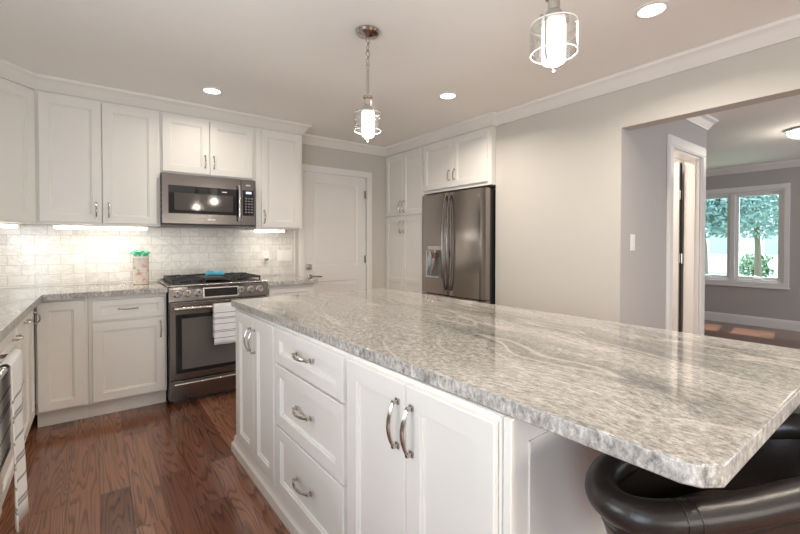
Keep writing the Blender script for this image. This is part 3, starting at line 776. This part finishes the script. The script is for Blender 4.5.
# end panel
t = T('island_end_panel', 'shaded blue-white framed end panel of the island behind the stool', 'panel', isl(1.984), 1.2)
mb = MB().panel(0.0, .62, .1, .8745, -.0, .02, .062)
for q in ((.062, .067, .162, .8125), (.553, .558, .162, .8125), (.062, .558, .162, .167), (.062, .558, .8075, .8125)): mb.box(q[0], q[1], -.004, .011, q[2], q[3], .0015)
mb.build('framed_panel', 'cab', t)
pro = [(0, 0.0005), (.022, .0005), (.022, .05), (.016, .058), (.010, .068), (.010, .083), (.004, .098), (-.03, .098), (-.03, .0005)]
E_ = 1.985
tag(MB().sweep([isl(0, .622)[:2], isl(0)[:2], isl(E_)[:2], isl(E_, .622)[:2], ], pro, -1).build('plinth_molding', 'cab'), 'white moulded plinth running around the foot of the island', 'plinth')
tag(edge_faces(MB().prism([(.638, 2.531), (.722, .238), (.734, .212), (.762, .192), (1.79, .187), (1.735, 2.526)], CT0, CT1, .005).build('island_countertop', 'granite')),
    'long grey granite island countertop with clipped near corner', 'countertop')

# ------------------------------------------------------------------ bar stools
def stool(loc, lab):
    t = T('bar_stool', lab, 'bar stool', loc, 0, 'bar stools at the island end')
    ctrl = [(.26, -.01, .845), (.16, .085, .822), (.01, .135, .81), (-.13, .155, .805), (-.225, .135, .80), (-.262, .08, .80), (-.225, .022, .80), (-.11, -.0415, .80), (.025, -.103, .805), (.14, -.155, .81), (.24, -.165, .825), (.285, -.10, .862)]
    n = len(ctrl); rim = []
    for i in range(n):
        p0, p1, p2, p3 = [Vector(ctrl[(i + d) % n]) for d in (-1, 0, 1, 2)]
        for k in range(5):
            u = k / 5; rim.append(.5 * ((2 * p1) + (p2 - p0) * u + (2 * p0 - 5 * p1 + 4 * p2 - p3) * u * u + (3 * p1 - p0 - 3 * p2 + p3) * u ** 3))
    MB().tube(rim, .031, 16, True).build('rolled_rim', 'leather', t)
    cx, cy = .01, .0
    def ring(s_, z): return [(cx + (p.x - cx) * s_, cy + (p.y - cy) * s_, z + (p.z - .80) * (1 if z > .72 else .2)) for p in rim]
    MB().loops([ring(.30, .575), ring(.62, .585), ring(.82, .62), ring(.93, .69), ring(1.02, .765), ring(1.03, .79), ring(.93, .79), ring(.86, .70), ring(.82, .645)], True, True).build('shell', 'leather', t)
    MB().loops([ring(.78, .65), ring(.80, .665), ring(.79, .69), ring(.72, .70), ring(.3, .703)], True, True).build('seat_pad', 'foam', t)
    MB().tube([p + Vector((0, 0, -.05)) + (Vector((p.x - cx, p.y - cy, 0))  .normalized() * -.002) for p in rim], .004, 6, True).build('piping', 'leather', t)
    # seam bands on the roll
    for i in (31, 32):
        p = rim[i]; d = (rim[i + 1] - rim[i - 1]).normalized(); u = Vector((0, 0, 1)); wv = d.cross(u)
        MB().tube([p + (u * math.cos(a) + wv * math.sin(a)) * .0312 for a in [k * math.pi / 8 for k in range(16)]], .0014, 6, True).build('seam', 'leather', t)
    MB().lathe([(.09, .545), (.09, .574), (.03, .574), (.03, .545)], (cx, cy, 0), 24).lathe([(.035, .30), (.035, .545)], (cx, cy, 0), 20).lathe([(.026, .02), (.026, .30)], (cx, cy, 0), 20).build('gas_lift', 'chrome', t)
    MB().tube([(cx + .17 * math.sin(a), cy + .17 * math.cos(a), .24) for a in [k * 2 * math.pi / 32 for k in range(32)]], .011, 10, True).tube([(cx - .17, cy, .24), (cx + .17, cy, .24)], .010, 8).build('foot_ring', 'chrome', t)
    MB().lathe([(.19, .0005), (.195, .006), (.18, .012), (.06, .022), (.035, .035), (0, .035)], (cx, cy, 0), 40).build('base', 'chrome', t)
    return t
s1 = stool((1.03, .266, -.040), 'black leather bucket bar stool tucked under the near island corner')
s2 = copy_tree(s1); s2.location = (1.64, .25, 0); s2['label'] = 'black leather bar stool further right, mostly hidden at the photo edge'

# ------------------------------------------------------------------ lamps
def downlight(x, y, lab, e=9, group='recessed ceiling lights'):
    t = T('recessed_light', lab, 'light', (x, y, ZC), 0, group)
    MB().lathe([(.078, -.0005), (.078, -.004), (.062, -.007), (.060, -.004), (.060, -.0005)], n=36, close=False).build('trim_ring', 'plastic', t)
    MB().lathe([(.0595, -.0035), (.0, -.0055)], n=36, close=False).build('lens', 'lamp', t)
    l = light('recessed_light_beam', 'AREA', (0, 0, -.010), (0, 0, 0), e, WARM, shape='DISK', size=.11, spread=R(150)); l.parent = t
downlight(.727, 3.407, 'round recessed ceiling light above the range', 3)
downlight(2.268, 2.385, 'round recessed ceiling light near the refrigerator', 11)
downlight(2.268, .894, 'round recessed ceiling light near the wide opening', 11)
t = None
downlight(4.2, 2.1, 'round recessed ceiling light inside the closet', 14)
downlight(.727, -.8, 'round recessed ceiling light behind the camera', 14)
downlight(2.268, -.8, 'round recessed ceiling light right behind the camera', 14)

def pendant(x, y, lab):
    t = T('pendant_light', lab, 'pendant lamp', (x, y, 0), 0, 'pendant lights over the island')
    MB().lathe([(0, ZC - .0005), (.066, ZC - .0005), (.068, ZC - .008), (.060, ZC - .020), (.03, ZC - .028), (.012, ZC - .036), (0, ZC - .036)], n=36, close=False).build('canopy', 'nickel', t)
    for k in range(4):
        z = ZC - .052 - .038 * k; a = (k % 2) * math.pi / 2
        MB().tube([(.010 * math.cos(q) * math.cos(a), .010 * math.cos(q) * math.sin(a), z + .024 * math.sin(q)) for q in [j * 2 * math.pi / 14 for j in range(14)]], .0032, 6, True).build('chain_link', 'nickel', t)
    MB().tube([(0, 0, 2.255), (0, 0, 2.078)], .0072, 12).lathe([(.010, 2.235), (.010, 2.258), (0, 2.262)], n=16).build('stem', 'nickel', t)
    MB().lathe([(.0, 2.078), (.026, 2.076), (.028, 2.066), (.019, 2.058), (.019, 2.025), (.026, 2.018), (.030, 2.0), (.048, 1.995), (.048, 1.986), (0, 1.986)], n=28, close=False).build('socket_cap', 'nickel', t)
    mb = MB(); N = 40
    mb.lathe([(.0725, 1.883), (.075, 1.883), (.075, 1.976), (.0725, 1.976), (.0725, 1.883)], n=N, close=False)
    mb.build('clear_shade', 'seeded', t)
    for z in (1.882, 1.977):
        MB().tube([(.0738 * math.cos(q), .0738 * math.sin(q), z) for q in [j * 2 * math.pi / 40 for j in range(40)]], .0020, 6, True).build('shade_rim', 'glassedge', t)
    MB().lathe([(.0, 1.985), (.037, 1.985), (.038, 1.98), (.038, 1.862), (.034, 1.853), (0, 1.850)], n=32, close=False).build('opal_cylinder', 'opal', t)
    mb = MB()
    for s_ in (-1, 1):
        mb.tube([(.046 * s_, 0, 1.988), (.046 * s_, 0, 1.875), (.036 * s_, 0, 1.850), (0, 0, 1.834)], .0034, 8)
        mb.box(min(.04 * s_, .0725 * s_), max(.04 * s_, .0725 * s_), -.004, .004, 1.982, 1.988)
    mb.lathe([(0, 1.822), (.006, 1.826), (.006, 1.835), (0, 1.839)], n=12).build('strap', 'nickel', t)
    l = light('pendant_bulb', 'POINT', (0, 0, 1.80), (0, 0, 0), 3, WARM, shadow_soft_size=.03); l.parent = t
pendant(1.224, 1.935, 'far pendant light with clear glass cylinder hanging from its chain')
pendant(1.224, .78, 'near pendant light with clear glass cylinder, cut by the top photo edge')

t = T('ceiling_light', 'small flush ceiling light in the living room at the photo edge', 'light', (5.86, .84, ZC))
MB().lathe([(0, -.0005), (.16, -.0005), (.165, -.02), (.15, -.03), (.0, -.03)], n=40, close=False).build('pan', 'chrome', t)
MB().lathe([(.145, -.0305), (.14, -.06), (.10, -.085), (.0, -.095)], n=40, close=False).build('dome', 'lamp', t)
l = light('ceiling_light_beam', 'POINT', (0, 0, -.2), (0, 0, 0), 4, WARM, shadow_soft_size=.1); l.parent = t

# ------------------------------------------------------------------ outside the window
o = tag(MB().box(8.2, 60, -25, 45, -.5, -.3).build('lawn', 'grass'), 'bright lawn outside the living room window', 'lawn', None, 'stuff')
def crown_leaves(mb, c, r, n, size, squash=.8):
    for _ in range(n):
        d = Vector((random.gauss(0, 1), random.gauss(0, 1), random.gauss(0, 1))).normalized() * (random.random() ** .4)
        p = Vector(c) + Vector((d.x * r, d.y * r, d.z * r * squash))
        u = Vector((random.gauss(0, 1), random.gauss(0, 1), random.gauss(0, 1))).normalized(); v = u.orthogonal().normalized()
        s_ = size * random.uniform(.6, 1.3)
        q = [mb.bm.verts.new(p + u * s_), mb.bm.verts.new(p + v * s_ * .45), mb.bm.verts.new(p - u * s_), mb.bm.verts.new(p - v * s_ * .45)]
        mb.bm.faces.new(q)
def tree(x, y, h, r, lab):
    t = T('tree', lab, 'tree', (x, y, -.299), 0, 'trees across the lawn')
    MB().tube([(0, 0, 0), (0, 0, .2), (.05, .03, h * .4), (.0, .1, h * .8)], [.12, .11, .09, .05], 10).build('trunk', 'bark', t)
    mb = MB(); crown_leaves(mb, (0, 0, h), r, 9000, .10, .9); mb.build('crown', 'leaf', t, False)
tree(15, 4.35, 3.3, 1.8, 'leafy tree seen through the left window pane')
tree(19.2, 3.95, 3.7, 2.2, 'leafy tree seen through the right window pane')
def bush(x, y, r, m, lab):
    t = T('bush', lab, 'bush', (x, y, -.299), 0, 'bushes on the lawn')
    mb = MB(); crown_leaves(mb, (0, 0, r * .6 + .16), r, 500, .12, .6); mb.build('foliage', m, t, False)
    MB().tube([(0, 0, 0), (0, 0, r * .6)], .05, 6).build('stem', 'bark', t)
bush(20, 7.2, .8, 'bush', 'green bush below the left window pane'); bush(22, 4.6, .8, 'bush', 'green bush by the pale house in the right pane')
bush(13, 2.75, .45, 'heath', 'greyish pink bush low in the right window pane')
t = T('house', 'pale house across the lawn behind the trees', 'house', (0, 0, 0))
MB().box(27, 33, 2, 13, -.3, 3.0).build('wall', 'siding', t)
MB().loops([[(26.5, y, 3.0), (30, y, 5.2), (33.5, y, 3.0)] for y in (1.6, 13.4)]).build('roof', 'roofing', t)
for y in (4.3, 6.6, 9.0): MB().box(26.95, 26.998, y, y + 1.0, .7, 2.0).build('house_window', 'roofing', t)
t = T('garden_lamp', 'pale post with rounded head standing low on the lawn', 'garden post', (11.2, 2.0, -.299))
MB().tube([(0, 0, 0), (0, 0, 1.0)], .05, 10).build('post', 'siding', t); MB().lathe([(0, 1.0), (.12, 1.03), (.16, 1.12), (.10, 1.22), (0, 1.24)], n=16).build('head', 'siding', t)
